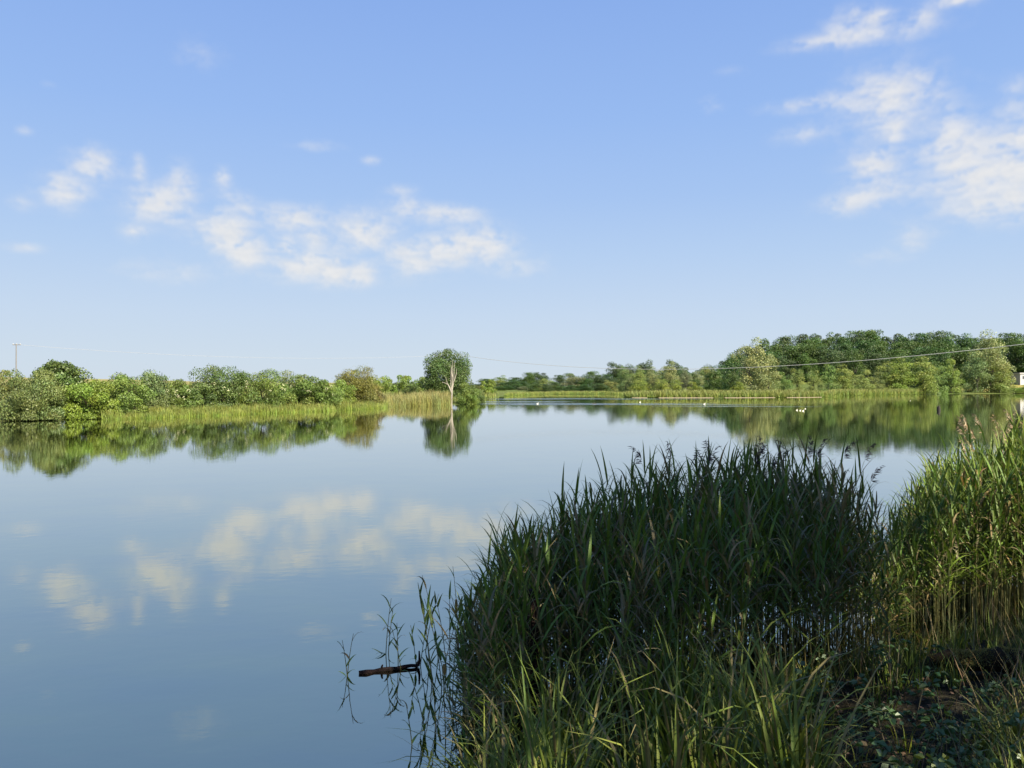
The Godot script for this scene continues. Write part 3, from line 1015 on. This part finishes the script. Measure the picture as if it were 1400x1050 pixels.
func make_reeds() -> void:
	var green := Color(0.074, 0.132, 0.020)
	var patterns := []
	for k in 12:
		patterns.append(reed_pattern(900 + k, 9 + k % 4, 0, green.lerp(Color(0.108, 0.172, 0.024), (k % 3) * 0.4) if k < 10 else Color(0.19, 0.16, 0.08), "reed"))
	var dark_plumed := []
	var tan_plumed := []
	for k in 4:
		dark_plumed.append(reed_pattern(940 + k, 8, 1, green, "plumed_reed", 0.2))
		tan_plumed.append(reed_pattern(950 + k, 6, 2, green, "tan_plumed_reed", 0.12))
	var all := []       # [place, height, tilt, bed]
	rng.seed = 61
	var top := [[632, 860], [645, 800], [680, 722], [700, 702], [760, 668], [830, 628], [900, 612], [960, 600], [1050, 598], [1140, 606], [1165, 635], [1190, 668], [1215, 700], [1232, 770]]
	for i in 1200:
		var col := lerpf(636, 1226, rng.randf())
		var back := lerpf(6.6, 9.2, smoothstep(640, 900, col))
		var near := lerpf(5.0, 6.6, smoothstep(900, 1230, col))
		var d := lerpf(near, back, sqrt(rng.randf()))
		var p := site(col, d)
		var s := shore_distance(p.x, p.z)
		if s > 0.9: continue
		var row := curve_at(top, col) + rng.randf_range(-8, 75) + (back - d) * 22.0
		var h := EYE - d * (row - 531.0) / FOCAL
		p.y = height_from(p.x, p.z, s)
		p.y = maxf(p.y, -0.3)
		all.append([p, h - p.y, rng.randf_range(-0.1, 0.1), 0])
	var top2 := [[1205, 760], [1222, 700], [1240, 655], [1270, 622], [1300, 602], [1350, 590], [1380, 575], [1400, 566], [1450, 548], [1560, 535]]
	for i in 1300:
		var col := lerpf(1212, 1530, pow(rng.randf(), 1.1))
		var d := lerpf(8.4, 12.2, rng.randf())
		var p := site(col, d)
		var s := shore_distance(p.x, p.z)
		var row := curve_at(top2, col) + rng.randf_range(-8, 55) + (12.2 - d) * 10.0
		var h := EYE - d * (row - 531.0) / FOCAL
		p.y = maxf(height_from(p.x, p.z, s), -0.3)
		all.append([p, h - p.y, rng.randf_range(-0.08, 0.08), 1])
	all.sort_custom(func(a, b): return a[0].length_squared() < b[0].length_squared())
	var stuff := [{}, {}]
	var kept := [0, 0]
	var most := [165, 60]
	for r in all:
		var p: Vector3 = r[0]
		var k := rng.randi() % (12 if r[3] == 0 else 10)
		var turn := rng.randf() * TAU
		var size: float = clampf(r[1] / 2.0, 0.3, 1.35)
		var w := lerpf(1.0, size, 0.55)
		if kept[r[3]] < most[r[3]]:
			kept[r[3]] += 1
			var o := copy(patterns[k][0], p, turn, Vector3(w, size, w))
			o.transform = standing(p, turn, size, r[2], w)
			if r[3] == 0:
				tag(o, "green reed on the near side of the shaded reed bed", "reed", "reeds on the near side of the shaded bed")
			else:
				tag(o, "green reed on the near side of the sunlit reed bed", "reed", "reeds on the near side of the sunlit bed")
		else:
			if not stuff[r[3]].has(k): stuff[r[3]][k] = []
			stuff[r[3]][k].append(standing(p, turn, size, r[2], w))
	for bed in 2:
		var o := Node3D.new()
		o.name = numbered("reed_bed")
		add_child(o)
		tag(o, "thick bed of tall reeds in shade reaching out into the water" if bed == 0 else "thick bed of reeds with sunlit bright green tops", "reeds", "", "stuff")
		for k in stuff[bed]:
			scatter("reeds", patterns[k][1], stuff[bed][k], o)
	# flowering heads over the beds
	var plumes := [[912, 8.6, 592], [928, 8.7, 590], [940, 8.6, 596], [968, 8.9, 582], [985, 8.8, 588], [1000, 8.8, 592], [1046, 8.9, 590], [1060, 8.8, 582], [1078, 9.0, 588], [1092, 9.0, 582], [1108, 9.0, 586], [1122, 9.0, 578], [1140, 9.0, 590], [1160, 8.8, 622], [955, 8.4, 600], [1030, 8.8, 600], [1115, 8.8, 584]]
	for q in plumes:
		var p := site(q[0], q[1])
		p.y = -0.2
		var h: float = EYE - q[1] * (q[2] - 531.0) / FOCAL + 0.2
		var o := copy(dark_plumed[rng.randi() % 4][0], p, rng.randf() * TAU, Vector3(1, h / 2.12, 1))
		tag(o, "tall reed with a drooping dark purple plume above the shaded bed", "reed", "purple plumed reeds over the shaded bed")
	for i in 26:
		var col := rng.randf_range(1335, 1440)
		var d := rng.randf_range(10.5, 12.5)
		var p := on_land(col, d)
		var h: float = EYE - d * (rng.randf_range(548, 592) - (col - 1335) * 0.12 - 531.0) / FOCAL - p.y
		var o := copy(tan_plumed[rng.randi() % 4][0], p, rng.randf() * TAU, Vector3(1, h / 2.12, 1))
		tag(o, "reed with a dry tan plume behind the sunlit bed", "reed", "tan plumed reeds behind the sunlit bed")
	# the loose stems standing out in the open water
	rng.seed = 71
	var loose := [[474, 922, 850], [477, 924, 868], [527, 893, 800], [530, 893, 826], [551, 915, 848], [545, 908, 838], [571, 912, 844], [573, 910, 836], [588, 905, 775], [592, 935, 800], [601, 898, 772], [606, 940, 800], [612, 915, 796], [618, 950, 790], [624, 905, 780], [630, 925, 772], [597, 985, 870], [585, 1000, 905], [610, 1010, 880], [622, 1000, 860], [566, 1018, 950], [634, 960, 800], [615, 880, 790], [628, 885, 760], [580, 890, 800], [640, 1000, 850], [636, 890, 770], [620, 970, 840], [642, 940, 790], [604, 925, 812]]
	for q in loose:
		var d := shore_d(q[1])
		var p := site(q[0], d)
		p.y = -0.25
		var h: float = (q[1] - q[2]) * d / FOCAL + 0.25
		var young := reed_parts(1200 + int(q[0]) * 3 + int(q[1]), 3 + rng.randi() % 3, 0, Color(0.10, 0.17, 0.04), h, 0.22)
		var o := thing("young_reed", "thin young reed standing alone in the open water" if q[0] < 580 else "thin young reed at the open edge of the shaded bed", "reed", p, "young reeds in open water" if q[0] < 580 else "young reeds at the edge of the shaded bed")
		for pt in young:
			part(pt[0], pt[1].mesh(plain("reed_leaf", 0.55, 0.45, Color.WHITE, 0.38)), o)
	for set in [patterns, dark_plumed, tan_plumed]:
		for q in set: q[0].free()


func make_bank() -> void:
	# tussocks of tall grass on the near bank
	var greens := [Color(0.105, 0.155, 0.022), Color(0.140, 0.190, 0.026), Color(0.088, 0.138, 0.026)]
	var patterns := []
	for k in 7:
		rng.seed = 1500 + k
		var o := Node3D.new()
		o.name = "grass_tussock"
		for i in 15:
			var g := Geo.new()
			var a := rng.randf() * TAU
			var r := 0.09 * sqrt(rng.randf())
			var c := vary(greens[k % 3], 0.25)
			if rng.randf() < 0.1: c = Color(0.20, 0.17, 0.07)
			g.blade(Vector3(cos(a) * r, 0, sin(a) * r), rng.randf() * TAU, rng.randf_range(0.55, 1.05), rng.randf_range(0.008, 0.015), rng.randf_range(0.03, 0.34), rng.randf_range(0.3, 2.4), 7, c, c.lerp(Color(0.24, 0.22, 0.08), rng.randf() * 0.5), rng.randf_range(-0.5, 0.5))
			part("blade", g.mesh(plain("reed_leaf", 0.55, 0.45, Color.WHITE, 0.38)), o)
		patterns.append(o)
	rng.seed = 82
	var tops := [[640, 985], [700, 900], [760, 850], [830, 820], [900, 812], [1000, 816], [1070, 822], [1100, 880], [1130, 950]]
	for i in 64:
		var col := rng.randf_range(640, 1120)
		var d := rng.randf_range(3.6, 5.7)
		var p := on_land(col, d)
		if p.y < -0.25: continue
		p.y = maxf(p.y, -0.2) - 0.02
		var h: float = EYE - d * (curve_at(tops, col) + rng.randf_range(0, 90) - 531.0) / FOCAL - p.y
		var s := clampf(h / 0.85, 0.4, 1.25)
		var o := copy(patterns[rng.randi() % 7], p, rng.randf() * TAU, Vector3(1, s, 1))
		tag(o, "tussock of long arching grass blades on the bank before the reeds", "grass", "grass tussocks before the reeds")
	for i in 14:
		var col := rng.randf_range(1335, 1440)
		var d := rng.randf_range(3.7, 4.9)
		var p := on_land(col, d)
		var o := copy(patterns[rng.randi() % 7], p, rng.randf() * TAU, Vector3(0.7, rng.randf_range(0.3, 0.55), 0.7))
		tag(o, "short grass tussock on the bank by the mossy log", "grass", "short tussocks by the mossy log")
	for o in patterns: o.free()
	# low turf and dry stalks over the bank
	var turf := Node3D.new()
	turf.name = "bank_grass"
	add_child(turf)
	tag(turf, "short grass and dry stalks covering the shaded bank", "grass", "", "stuff")
	var lists := [[], [], [], []]
	for i in 2600:
		var col := rng.randf_range(560, 1560)
		var d := rng.randf_range(2.6, 8.6)
		var p := site(col, d)
		var s := shore_distance(p.x, p.z)
		if s < -0.1: continue
		p.y = height_from(p.x, p.z, s) - 0.01
		var bare := col > 1130 and col < 1330 and d < 6.2
		if bare and rng.randf() < 0.75: continue
		if col > 1255 and d > 5.6 and d < 6.9 and rng.randf() < 0.6: continue
		lists[rng.randi() % 4].append(standing(p, rng.randf() * TAU, rng.randf_range(0.5, 1.25)))
	for k in 3:
		scatter("tufts", clump_geo(1600 + k, 10, 0.06, 0.32, 0.0042, greens[k], Color(0.2, 0.18, 0.07), 1.5, 4).mesh(plain("reed_leaf", 0.55, 0.45, Color.WHITE, 0.38)), lists[k], turf)
	scatter("dry_stalks", clump_geo(1610, 4, 0.12, 0.5, 0.0032, Color(0.20, 0.16, 0.085), Color(0.24, 0.2, 0.12), 1.4, 4).mesh(plain("straw", 0.85, 0.2)), lists[3], turf)
	# fallen leaves on the soil
	var litter := Node3D.new()
	litter.name = "leaf_litter"
	add_child(litter)
	tag(litter, "brown fallen leaves on the bare soil of the bank", "leaves", "", "stuff")
	var lg := Geo.new()
	lg.leaf(Vector3(-0.02, 0, 0), Vector3(0.04, 0.012, 0), Vector3(0, 0.006, 0.011), Color(0.11, 0.075, 0.045))
	var ls := []
	for i in 2600:
		var p := on_land(rng.randf_range(900, 1600), rng.randf_range(2.8, 7.6))
		if p.y < 0.0: continue
		p.y += 0.012
		ls.append(standing(p, rng.randf() * TAU, rng.randf_range(0.5, 1.4), rng.randf_range(-0.4, 0.4)))
	scatter("leaves", lg.mesh(plain("dead_leaf", 0.85, 0.2)), ls, litter)
	# low leafy plants
	var leafy := []
	for k in 5:
		rng.seed = 1700 + k
		var o := Node3D.new()
		o.name = "bramble"
		var st := Geo.new()
		var a := rng.randf() * TAU
		var path := PackedVector3Array()
		var rad := PackedFloat32Array()
		for i in 7:
			var t := i / 6.0
			path.append(Vector3(cos(a) * t * 0.34, 0.34 * sin(t * 2.2), sin(a) * t * 0.34))
			rad.append(0.0035 * (1.2 - t))
		st.tube(path, rad, 4, Color(0.09, 0.07, 0.04), Color(0.08, 0.11, 0.04))
		part("stem", st.mesh(plain("bark", 0.9)), o)
		for i in 16:
			var t := rng.randf_range(0.15, 1.0)
			var base := path[int(t * 5.99)]
			var b := rng.randf() * TAU
			var dir := Vector3(cos(b), rng.randf_range(-0.1, 0.5), sin(b)).normalized()
			var side := dir.cross(Vector3.UP).normalized()
			var len := rng.randf_range(0.03, 0.06)
			var g := Geo.new()
			var c := vary(Color(0.060, 0.115, 0.030) if k < 3 else Color(0.13, 0.18, 0.035), 0.25)
			var up := Vector3(0, 0.012, 0)
			var from := base + dir * 0.03
			g.leaf(from + side * len * 0.16, dir * len - up, side * len * 0.26 + up, c)
			g.leaf(from - side * len * 0.16, dir * len - up, side * len * 0.26 - up, c)
			part("leaf", g.mesh(plain("herb_leaf", 0.45, 0.4)), o)
		leafy.append(o)
	rng.seed = 91
	for i in 64:
		var col := rng.randf_range(1090, 1420)
		var d := rng.randf_range(3.7, 6.6)
		var p := on_land(col, d)
		if p.y < 0.02 or (col > 1270 and d > 5.9): continue
		var pale: bool = col > 1130 and col < 1300 and d < 4.4
		var o := copy(leafy[3 + rng.randi() % 2 if pale else rng.randi() % 3], p, rng.randf() * TAU, Vector3.ONE * rng.randf_range(0.6, 1.25))
		if pale:
			tag(o, "low plant with yellow green rounded leaves on the bare soil", "plant", "yellow green plants on the bare soil")
		else:
			tag(o, "low dark green bramble with small leaves on the shaded bank", "plant", "dark brambles on the bank")
	for o in leafy: o.free()


func make_shade_trees() -> void:
	# the trees behind the photographer that keep the near bank in shade
	var spots := [[5.6, -0.6, 11.0, 3.7, 0, 4.4], [5.4, 5.0, 11.5, 4.6, 1, 4.2], [10.8, -0.8, 8.4, 3.1, 2, 2.8], [0.6, 6.5, 11.0, 4.4, 3, 4.2], [7.7, -2.3, 12.0, 2.6, 4, 6.2], [9.8, 3.6, 11.0, 3.6, 5, 4.0]]
	for q in spots:
		var p := Vector3(q[0], 0, q[1])
		p.y = height_at(p.x, p.z)
		var o := thing("alder_tree", ["alder shading the bank beside the path", "alder standing behind the bank", "lower alder beside the sunlit reeds", "alder at the open end of the bank", "slender alder leaning towards the reeds", "alder between the bank and the meadow"][q[4]], "tree", p, "alders behind the bank")
		part("crown", crown_geo(1900 + q[4], q[3], q[5], q[2], 70, 1.2, [10500, 4500, 16000, 9000, 18000, 4500][q[4]], 0.2, Color(0.06, 0.11, 0.03), 0.0, 0.0, q[5]).mesh(plain("foliage", 0.55, 0.5)), o)
		part("trunk", trunk_geo(1950 + q[4], q[2] * 0.75, 0.2, 9, q[3] * 0.8, q[2] * 0.95, Color(0.06, 0.05, 0.045)).mesh(plain("bark", 0.9)), o)


func bark_material() -> StandardMaterial3D:
	var m := StandardMaterial3D.new()
	m.resource_name = "wet_bark"
	m.vertex_color_use_as_albedo = true
	m.albedo_texture = noise_tex(256, 0.04, Color(0.5, 0.5, 0.5), Color.WHITE, 61)
	m.heightmap_enabled = true
	m.heightmap_texture = noise_tex(256, 0.05, Color.BLACK, Color.WHITE, 62)
	m.heightmap_scale = 1.0
	m.uv1_triplanar = true
	m.uv1_scale = Vector3(3, 9, 9)
	m.roughness = 0.92
	m.metallic_specular = 0.25
	return m


func make_small_things() -> void:
	var bark := bark_material()
	# the floating branch
	var a := site(491, shore_d(920.5))
	var b := site(572, shore_d(911.5))
	var o := thing("floating_branch", "short dark waterlogged branch floating beside the young reeds", "branch", a)
	var g := Geo.new()
	var path := PackedVector3Array()
	var rad := PackedFloat32Array()
	rng.seed = 5
	for i in 9:
		var t := i / 8.0
		path.append((b - a) * t + Vector3(0, 0.004 + 0.014 * t + 0.004 * sin(i * 2.1), 0.008 * sin(i * 1.7)))
		rad.append(lerpf(0.021, 0.015, t) * rng.randf_range(0.88, 1.08))
	g.tube(path, rad, 10, Color(0.045, 0.030, 0.030), Color(0.040, 0.026, 0.028))
	part("stem", g.mesh(bark), o)
	var st := Geo.new()
	st.tube(PackedVector3Array([path[8], path[8] + Vector3(0.012, 0.05, 0), path[8] + Vector3(0.01, 0.13, 0.01)]), PackedFloat32Array([0.014, 0.011, 0.006]), 6, Color(0.05, 0.03, 0.03), Color(0.07, 0.035, 0.03))
	part("side_twig", st.mesh(bark), o)
	var k1 := Geo.new()
	k1.tube(PackedVector3Array([path[3], path[3] + Vector3(0.005, 0.035, 0.015), path[3] + Vector3(0.012, 0.05, 0.02)]), PackedFloat32Array([0.012, 0.009, 0.006]), 6, Color(0.05, 0.035, 0.03), Color(0.05, 0.035, 0.03))
	part("knot", k1.mesh(bark), o)
	# the old post in the reeds
	var pp := site(728, 5.75)
	var post := thing("wooden_post", "dark weathered wooden post half hidden in the shaded reeds", "post", Vector3(pp.x, -0.4, pp.z))
	var pg := Geo.new()
	var top := EYE - 5.75 * (806.0 - 531.0) / FOCAL + 0.4
	pg.tube(PackedVector3Array([Vector3.ZERO, Vector3(0.005, top * 0.4, 0), Vector3(0.0, top * 0.8, 0), Vector3(-0.004, top - 0.01, 0), Vector3(-0.004, top, 0)]), PackedFloat32Array([0.046, 0.044, 0.042, 0.041, 0.034]), 12, Color(0.045, 0.030, 0.028), Color(0.055, 0.036, 0.032))
	part("shaft", pg.mesh(bark), post)
	# the mossy log on the bank
	var lp := on_land(1288, 6.7)
	var log_o := thing("mossy_log", "fallen log covered with brown green moss at the foot of the reeds", "log", lp)
	var lg := Geo.new()
	var lpath := PackedVector3Array()
	var lrad := PackedFloat32Array()
	for i in 10:
		var t := i / 9.0
		lpath.append(Vector3(-0.1 + t * 1.1, 0.12 + 0.035 * sin(t * 3.6) + 0.012 * sin(t * 17.0), t * 0.3 + 0.02 * sin(t * 11.0)))
		lrad.append((0.06 + 0.034 * sin(t * 3.0)) * (0.55 if i == 0 or i == 9 else 1.0) * rng.randf_range(0.85, 1.15))
	lg.tube(lpath, lrad, 14, Color(0.060, 0.045, 0.025), Color(0.055, 0.040, 0.022))
	part("trunk", lg.mesh(bark), log_o)
	var moss := Geo.new()
	for i in 6000:
		var t := rng.randf()
		var f := t * 8.99
		var c: Vector3 = lpath[int(f)].lerp(lpath[int(f) + 1], f - int(f))
		var w := rng.randf_range(-1.1, 1.7)
		var d := Vector3(0, cos(w), sin(w))
		var r: float = lrad[int(f)] * 0.97
		var dir := (d + unit() * 0.8).normalized()
		moss.leaf(c + d * r, dir * rng.randf_range(0.012, 0.026), dir.cross(unit()).normalized() * 0.004, vary(Color(0.25, 0.215, 0.06), 0.3))
	part("moss", moss.mesh(plain("moss", 0.9, 0.2)), log_o)
	# stump with roots out in the lake
	var sp := site(1283, shore_d(561))
	var stump := thing("lake_stump", "black snag of a stump sticking out of the lake before the scrub", "stump", Vector3(sp.x, -0.2, sp.z))
	stump.scale = Vector3.ONE * 0.62
	var sg := Geo.new()
	sg.tube(PackedVector3Array([Vector3.ZERO, Vector3(0.05, 0.5, 0), Vector3(0.0, 0.9, 0), Vector3(0.04, 1.05, 0)]), PackedFloat32Array([0.34, 0.3, 0.26, 0.12]), 9, Color(0.02, 0.018, 0.016), Color(0.025, 0.02, 0.018))
	part("trunk", sg.mesh(plain("bark", 0.9)), stump)
	for q in [Vector3(0.45, 1.25, 0), Vector3(-0.4, 1.0, 0.1), Vector3(0.15, 1.4, 0)]:
		var tg := Geo.new()
		tg.tube(PackedVector3Array([Vector3(0.02, 0.8, 0), q * 0.5 + Vector3(0, 0.45, 0), q]), PackedFloat32Array([0.09, 0.06, 0.02]), 6, Color(0.02, 0.018, 0.016), Color(0.04, 0.035, 0.03))
		part("root", tg.mesh(plain("bark", 0.9)), stump)
	# water birds
	var white := Color(0.55, 0.54, 0.48)
	var brown := Color(0.10, 0.085, 0.07)
	for q in [[1089.5, 561, 0.62, 1], [1094, 561.5, 0.58, 1], [1098, 562, 0.7, 1], [1101, 559, 0.5, 1], [1244.5, 548, 0.5, 1], [735, 552, 0.9, 1], [715, 555.5, 0.7, 0], [811, 552.3, 0.8, 0], [814, 552, 0.8, 0], [875, 550, 0.8, 1], [963, 553, 1.0, 1]]:
		var d := shore_d(q[1])
		bird(site(q[0], d), q[2], white if q[3] else brown, q[3] == 1, "pale water bird swimming on the far part of the lake" if q[3] else "dark duck swimming on the far part of the lake")


func bird(p: Vector3, s: float, col: Color, pale: bool, label: String) -> void:
	var o := thing("water_bird", label, "bird", p, "pale birds on the lake" if pale else "dark ducks on the lake")
	var g := Geo.new()
	g.tube(PackedVector3Array([Vector3(-0.5, 0.22, 0), Vector3(-0.38, 0.15, 0), Vector3(-0.1, 0.11, 0), Vector3(0.2, 0.12, 0), Vector3(0.34, 0.2, 0), Vector3(0.37, 0.36, 0), Vector3(0.38, 0.5, 0), Vector3(0.44, 0.55, 0), Vector3(0.52, 0.53, 0)]), PackedFloat32Array([0.015, 0.09, 0.17, 0.15, 0.08, 0.05, 0.055, 0.06, 0.02]), 8, col, col)
	part("body", g.mesh(plain("feathers", 0.8)), o)
	var b := Geo.new()
	b.tube(PackedVector3Array([Vector3(0.5, 0.535, 0), Vector3(0.55, 0.525, 0), Vector3(0.61, 0.515, 0)]), PackedFloat32Array([0.022, 0.018, 0.006]), 6, Color(0.35, 0.18, 0.03), Color(0.35, 0.18, 0.03))
	part("beak", b.mesh(plain("beak", 0.5)), o)
	o.scale = Vector3.ONE * s * 0.42
	o.rotation.y = 0.5 if pale else 2.6
